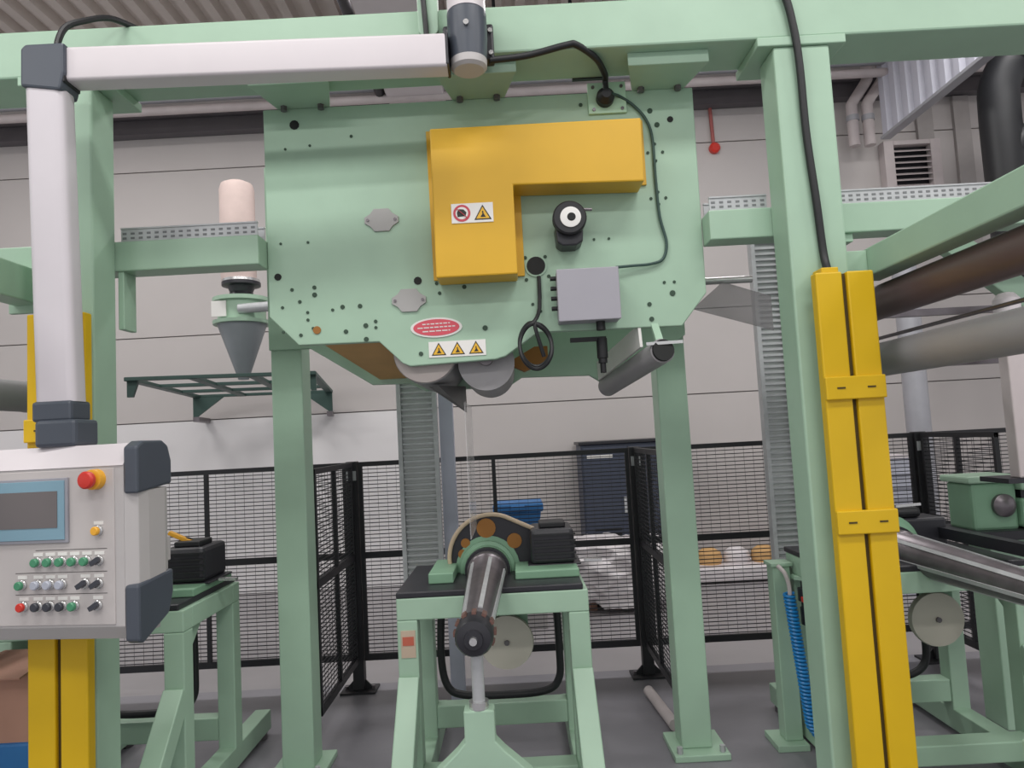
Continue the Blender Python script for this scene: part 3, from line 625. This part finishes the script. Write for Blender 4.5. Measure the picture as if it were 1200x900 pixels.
obj('bearing_rail', MB().box(1.40, 2.45, 3.08, 3.11, 1.98, 2.01), STEEL_D, t)
t = thing('bearing_unit', 'small white capped bearing bracket under the grey roller at right edge', 'bearing', (2.42, 3.3, 1.2))
obj('cap', MB().lathe((2.085, 2.94, 1.95), (0, 0, 1), [(0, .05), (.06, .05), (.085, .03), (.09, .01)], 20), WHITE, t, smooth=True)
obj('column', MB().box(2.045, 2.125, 2.91, 2.97, 1.27, 1.95), PIPE, t, bevel=.006)
obj('clamp_plate', MB().box(1.99, 2.44, 2.9, 3.08, 1.25, 1.27), BLACKM, t)

# ------------------------------------------------------------------ vertical cable ladders
def ladder(x0, x1, y, z0, z1, label):
    t = thing('cable_ladder', label, 'cable ladder', ((x0+x1)/2, y, z0), group='vertical cable ladders')
    for x in (x0, x1): obj('side_rail', MB().box(x - .012, x + .012, y - .03, y + .03, z0, z1), STEEL, t)
    zc = z0 + .03; first = None
    while zc < z1 - .02:
        if first is None: first = obj('rung', MB().box(-(x1-x0)/2 + .012, (x1-x0)/2 - .012, -.012, .012, -.007, .007), STEEL, t, local=True); first.location = (0, 0, zc - z0)
        else: share(first, t, (0, 0, zc - z0))
        zc += .034
    obj('back_strip', MB().box(x0, x1, y + .013, y + .017, z0, z1), mat('tray_back', (204, 208, 206), .5, metal=.2), t)
ladder(-.675, -.465, 4.20, .62, 2.75, 'galvanised cable ladder rising behind the middle winder')
ladder(1.48, 1.64, 4.20, .66, 2.72, 'galvanised cable ladder rising left of the right green column')
obj('floor_leg', MB().box(-.60, -.54, 4.19, 4.23, 0, .64), STEEL, [o for o in bpy.data.objects if o.name == 'cable_ladder'][0])
obj('floor_leg', MB().box(1.53, 1.59, 4.19, 4.23, 0, .68), STEEL, [o for o in bpy.data.objects if o.name == 'cable_ladder.001'][0])
tag(obj('blue_duct', MB().box(-.455, -.37, 4.30, 4.36, 0, 2.75), mat('pale_blue_duct', (190, 192, 208), .5), bevel=.004), 'pale blue duct strip standing beside the middle cable ladder', 'duct')

# ------------------------------------------------------------------ safety fence
FY = 4.60
def fence_post(x, y, label):
    t = thing('fence_post', label, 'fence post', (x, y, 0), group='black fence posts')
    obj('post', MB().box(x - .035, x + .035, y - .035, y + .035, .012, 1.44), FENCE, t, bevel=.004)
    f_ = obj('foot', MB().box(x - .11, x + .11, y - .08, y + .08, 0, .012), FENCE, t)
    for dx in (-.085, .085): obj('anchor', MB().cyl((x + dx, y, .012), (x + dx, y, .03), .012, seg=6), STEEL_D, f_)
    obj('gusset', MB().prism([(x - .09, .012), (x + .09, .012), (x + .035, .07), (x - .035, .07)], 'Y', y - .006, y + .006), FENCE, t)
    obj('clip', MB().box(x - .03, x + .03, y - .045, y - .035, 1.32, 1.38), STEEL, t)
    return t
def fence_panel(p0, p1, label):
    """panel between two ground points: rails, uprights and wire mesh"""
    a0, b0 = Vector((p0[0], p0[1], 0)), Vector((p1[0], p1[1], 0)); d = (b0 - a0); Ln = d.length; d.normalize()
    t = thing('mesh_fence', label, 'fence', tuple((a0 + b0) / 2), math.atan2(d.y, d.x), group='black mesh fences')
    hl = Ln / 2
    for z0, z1 in ((1.405, 1.435), (.82, .86), (.185, .225)): obj('rail', MB().box(-hl, hl, -.012, .012, z0, z1), FENCE, t, local=True)
    for x in (-hl + .012, 0, hl - .012): obj('upright', MB().box(x - .012, x + .012, -.0125, .0125, .19, 1.43), FENCE, t, local=True)
    mb = MB(); z = .235
    while z < 1.40:
        mb.box(-hl, hl, -.002, .002, z - .0027, z + .0027); z += .0245
    n = int(Ln / .06)
    for k in range(n + 1): xx = -hl + Ln * k / n; mb.box(xx - .0007, xx + .0007, .002, .004, .2, 1.42)
    o = obj('wire_mesh', mb, FENCE, t, local=True); o['kind'] = 'stuff'
PX = [-4.85, -2.95, -1.06, .765, 2.60, 4.45]
names = ['black fence post far left behind the control panel', 'black fence post behind the left green column', 'black fence post right of left support column', 'black fence post left of the right support column', 'black fence post right of the yellow guard post', 'black fence post beyond the right edge winder']
for x_, nm in zip(PX[1:5], names[1:5]): fence_post(x_, FY, nm)
nm2 = ['black mesh fence at far left edge', 'black mesh fence behind the left winder', 'black mesh fence behind the middle winder', 'black mesh fence between right support column and yellow post', 'black mesh fence behind the right winder']
for k in range(5):
    fence_panel((PX[k] + .04, FY), (PX[k+1] - .04, FY), nm2[k])
fence_panel((-1.06, 3.70), (-1.06, 4.55), 'black mesh fence running back from the left support column')
fence_panel((.765, 3.70), (.765, 4.55), 'black mesh fence running back from the right support column')
fence_panel((2.60, 3.85), (2.60, 4.55), 'black mesh fence running back beside the gear drive')

# ------------------------------------------------------------------ things beyond the fence
t = thing('wall_cabinet', 'dark blue switch cabinet standing behind the fence at the wall', 'cabinet', (1.12, 7.5, 0))
obj('body', MB().box(.66, 1.62, 7.25, 7.75, .08, 1.42), CABINET, t, bevel=.01)
obj('top_cover', MB().box(.64, 1.64, 7.22, 7.77, 1.42, 1.45), BLACKM, t, bevel=.004)
for xa, xb in ((.68, 1.13), (1.15, 1.60)):
    d_ = obj('door', MB().box(xa, xb, 7.235, 7.25, .12, 1.39), CABINET, t, bevel=.004)
    obj('handle', MB().box(xb - .06, xb - .035, 7.215, 7.235, .72, .88), STEEL, d_)
    for k in range(6): obj('vent_slot', MB().box(xa + .08, xb - .10, 7.231, 7.236, .30 + .05*k, .32 + .05*k), BLACK, d_)
obj('name_strip', MB().box(.72, .98, 7.23, 7.236, 1.28, 1.31), SIGNW, t)
obj('plinth', MB().box(.68, 1.60, 7.28, 7.72, 0, .08), BLACK, t)
t = thing('wrapped_pallet', 'pallet wrapped in crumpled white plastic film behind the fence', 'pallet', (.80, 6.4, 0))
import bmesh
bm = bmesh.new(); bmesh.ops.create_icosphere(bm, subdivisions=5, radius=1)
random.seed(2)
from mathutils import noise
for v in bm.verts:
    q = v.co.copy(); w_ = max(abs(q.x), abs(q.y), abs(q.z)); q = q.lerp(q / w_, .72)
    nn = noise.noise(q * 2.2) * .18 + noise.noise(q * 6) * .07
    q *= 1 + nn
    v.co = Vector((.85 + q.x * .42, 6.5 + q.y * .42, (.31 + q.z * .27)))
mb = MB(); bm.verts.index_update(); mb.add([tuple(v.co) for v in bm.verts], [tuple(v.index for v in f.verts) for f in bm.faces]); bm.free()
obj('plastic_film', mb, TARP, t, smooth=True)
for k in range(3): obj('pallet_runner', MB().box(  .58 + .22*k, .64 + .22*k, 6.3, 6.7, 0, .10), CARD, t)
obj('pallet_deck', MB().box(.56, 1.10, 6.3, 6.7, .10, .13), CARD, t)
t = thing('blue_bin', 'blue plastic bin with lid behind the middle winder', 'bin', (0.0, 6.0, 0))
obj('bin_body', MB().add([(-.15,5.85,.66),(.14,5.85,.66),(.14,6.15,.66),(-.15,6.15,.66),(-.19,5.8,.93),(.18,5.8,.93),(.18,6.2,.93),(-.19,6.2,.93)], [(0,3,2,1),(4,5,6,7),(0,1,5,4),(1,2,6,5),(2,3,7,6),(3,0,4,7)]), BLUEBIN, t, bevel=.01)
obj('bin_stand', MB().box(-.2, .19, 5.8, 6.2, 0, .66), PANEL, t, bevel=.01)
obj('lid', MB().box(-.21, .20, 5.78, 6.22, .93, 1.0), BLUEBIN, t, bevel=.015)
obj('lid_grip', MB().box(-.06, .05, 5.75, 5.79, .95, .985), BLUEBIN, t, bevel=.006)
t = thing('white_crate', 'white crate with brown bags low at wall, right of support column', 'crate', (2.3, 7.3, 0))
obj('crate_body', MB().box(1.70, 2.95, 7.05, 7.6, .02, .16), TARP, t, bevel=.02)
for k, c_ in enumerate((KRAFT, TARP, KRAFT, TARP)): obj('bag', MB().lathe((1.9 + .28*k, 7.3, .16), (0, 0, 1), [(0, .12), (.05, .135), (.11, .12), (.15, .06), (.16, .02)], 14), c_, t, smooth=True)
t = thing('floor_cabinet', 'light grey ribbed unit behind the fence next to the yellow post', 'cabinet', (3.05, 6.4, 0))
obj('unit_body', MB().box(2.75, 3.45, 6.2, 6.7, 0, 1.18), mat('unit_grey', (186, 188, 200), .5), t, bevel=.01)
for k in range(9): obj('rib', MB().box(2.78, 3.42, 6.18, 6.2, .15 + .11*k, .17 + .11*k), mat('unit_rib', (140, 142, 152), .5) if k == 0 else bpy.data.materials['unit_rib'], t)
obj('unit_top', MB().box(2.73, 3.47, 6.18, 6.72, 1.18, 1.20), WHITE, t)
tag(obj('floor_pipe', MB().cyl((.70, 4.25, .03), (.74, 3.75, .03), .03, seg=14), PIPE, smooth=True), 'short pale pipe lying on floor at the foot of right fence post', 'pipe')
t = thing('cardboard_box', 'brown cardboard box in a blue tray on floor below control panel', 'box', (-1.94, 2.78, 0))
obj('carton', MB().box(-2.10, -1.78, 2.62, 2.92, .06, .80), CARD, t, bevel=.004)
obj('flap', MB().bar((-1.94, 2.56, .79), (-1.94, 2.63, .80), .3, .006), CARD, t)
obj('blue_tray', MB().box(-2.115, -1.765, 2.61, 2.935, 0, .55), BLUEBIN, t, bevel=.01)

# hopper on its dark green platform
pl = thing('hopper_platform', 'dark green steel platform frame high on the back wall', 'platform', (-2.44, 6.5, 2.12), math.radians(10.8))
for y in (-1.02, -.34, .34, 1.02): obj('cross_bar', MB().box(-.70, .70, y - .035, y + .035, 0.002, .03), GREEN_D, pl, bevel=.003, local=True)
for x in (-.67, -.22, .22, .67): obj('long_bar', MB().box(x - .035, x + .035, -1.05, 1.05, 0, .028), GREEN_D, pl, bevel=.003, local=True)
for sx in (-1, 1):
    for yy in (-.98, .98):
        obj('gusset', MB().prism([(sx*.70, 0), (sx*.40 if yy > 0 else sx*.62, 0), (sx*.66, -.20 if yy > 0 else -.12), (sx*.70, -.20 if yy > 0 else -.12)], 'Y', yy - .02, yy + .02), GREEN_D, pl, local=True)
        if yy > 0: obj('wall_stub', MB().box(min(sx*.64, sx*.70), max(sx*.64, sx*.70), yy - .03, 1.44 if sx < 0 else 1.17, -.25, -.20), STEEL_D, pl, local=True)
hp = thing('cyclone_hopper', 'grey cone hopper with green head and pale filter sleeve on platform', 'hopper', (-2.42, 6.4, 2.19))
hx, hy = -2.43, 6.4
obj('cone', MB().lathe((hx, hy, 2.19), (0, 0, 1), [(0, .045), (.50, .215), (.51, .215)], 32), CONEM, hp, smooth=True)
obj('head', MB().lathe((hx, hy, 2.69), (0, 0, 1), [(0, .25), (.03, .255), (.035, .21), (.20, .21), (.205, .25), (.24, .25), (.26, .15)], 32), GREEN, hp, smooth=True)
obj('neck', MB().lathe((hx, hy, 2.94), (0, 0, 1), [(0, .12), (.05, .10), (.10, .12), (.11, .17), (.14, .17)], 28), BLACKM, hp, smooth=True)
obj('clamp_band', MB().lathe((hx, hy, 3.07), (0, 0, 1), [(0, .165), (.035, .165)], 28), CHROME, hp, smooth=True)
obj('filter_sleeve', MB().lathe((hx - .02, hy, 3.10), (0, 0, 1), [(0, .15), (.05, .155), (.85, .155), (.90, .14), (.925, .09)], 32), PINK, hp, smooth=True)
obj('inlet_pipe', MB().cyl((hx + .05, hy - .20, 2.80), (hx + .95, hy - .20, 2.83), .045, seg=16), STEEL, hp, smooth=True)
obj('white_label', MB().box(hx - .19, hx - .06, hy - .215, hy - .20, 2.74, 2.88), SIGNW, hp)

# wall equipment upper right and on the wall
t = thing('fire_alarm', 'small red alarm device with red conduit on the back wall', 'alarm', (2.42, 7.78, 4.62))
obj('device', MB().lathe((2.42, WY, 4.66), (0, -1, 0), [(0, .06), (.05, .06), (.07, .04)], 18), RED, t, smooth=True)
obj('conduit', MB().cyl((2.41, 7.77, 4.70), (2.40, 7.77, 5.12), .02, seg=10), mat('red_conduit', (170, 96, 92), .6), t, smooth=True)
t = thing('wall_louvre', 'white framed louvre vent with slats on the back wall at right', 'vent', (4.58, 7.75, 3.96))
obj('back', MB().box(4.29, 4.88, 7.77, 7.80, 4.0, 4.58), BLACKM, t)
for xa, xb, za, zb in ((4.27, 4.38, 3.96, 4.60), (4.79, 4.90, 3.96, 4.60), (4.381, 4.789, 4.55, 4.60), (4.381, 4.789, 3.96, 4.0)): obj('frame', MB().box(xa, xb, 7.68, 7.8, za, zb), PIPE, t, bevel=.004)
for k in range(8): obj('slat', MB().bar((4.38, 7.72, 4.03 + .066*k), (4.79, 7.72, 4.03 + .066*k), .07, .012, (0, -.5, 1)), PIPE, t)
t = thing('corrugated_duct', 'grey corrugated sheet duct under the roof at upper right', 'duct', (4.1, 6, 4.47))
mb = MB(); ys = []; y = 3.4
while y < 7.25:
    ys += [(y, 4.06), (y + .08, 4.06), (y + .11, 4.10), (y + .17, 4.10)]; y += .20
n = len(ys)
mb.add([(x_, y_, 4.50) for y_, x_ in ys] + [(x_, y_, 5.60) for y_, x_ in ys], [(k, k+1, n+k+1, n+k) for k in range(n-1)])
obj('corrugated_sheet', mb, mat('bright_grey_sheet', (196, 196, 208), .4, var=.03), t)
obj('sheet_backing', MB().box(4.105, 4.13, 3.4, 7.3, 4.50, 5.6), DUCT, t)
obj('bottom_edge', MB().box(4.04, 4.14, 3.4, 7.31, 4.47, 4.50), DUCT, t)
t = thing('rain_pipe_pair', 'two pale bent pipes side by side in the upper right corner', 'pipe', (4.1, 7.4, 4.5))
for k in range(2):
    dx = .17 * k
    obj('pipe', MB().tube([(3.90 + dx, 7.58, 4.52), (3.90 + dx, 7.58, 4.95), (3.92 + dx, 7.58, 5.02), (4.08 + dx, 7.58, 5.24), (4.10 + dx, 7.58, 5.32), (4.10 + dx, 7.58, 5.60)], .058, 14, 5), PIPE, t, smooth=True)
    obj('pipe_joint', MB().cyl((3.90 + dx, 7.58, 4.80), (3.90 + dx, 7.58, 4.86), .066, seg=16), DUCT, t, smooth=True)
for xx, lb in ((4.80, 'pale vertical strip on the wall above the louvre vent'), (5.22, 'pale vertical strip on the wall right of the louvre vent')):
    tag(obj('wall_strip', MB().box(xx - .09, xx + .09, 7.75, 7.799, 4.62 if xx < 5 else 3.2, 5.11), mat('strip_grey', (168, 162, 160), .6), bevel=.004), lb, 'conduit')
t = thing('black_duct', 'thick black bent duct at the upper right corner', 'duct', (4.66, 6.4, 0))
obj('duct_pipe', MB().tube([(4.66, 6.4, 2.3), (4.66, 6.4, 3.6), (4.66, 6.4, 4.3), (4.68, 6.38, 4.58), (4.80, 6.3, 4.78), (5.1, 6.15, 4.86), (7.0, 6.0, 4.95)], .17, 20, 6), BLACK, t, smooth=True)
obj('duct_branch', MB().tube([(4.68, 6.38, 3.85), (4.85, 6.3, 4.05), (5.2, 6.2, 4.25), (6.8, 6.0, 4.5)], .11, 16, 6), BLACK, t, smooth=True)
obj('duct_flange', MB().cyl((4.66, 6.4, 3.55), (4.66, 6.4, 3.60), .19, seg=24), BLACKM, t, smooth=True)
obj('floor_stand', MB().cyl((4.66, 6.4, 0), (4.66, 6.4, 2.3), .06, seg=14), BLACKM, t, smooth=True)
tag(obj('down_pipe', MB().cyl((3.92, 6.9, 0), (3.92, 6.9, 3.2), .11, seg=20), DUCT, smooth=True), 'grey vertical pipe behind the fence right of yellow guard post', 'pipe')
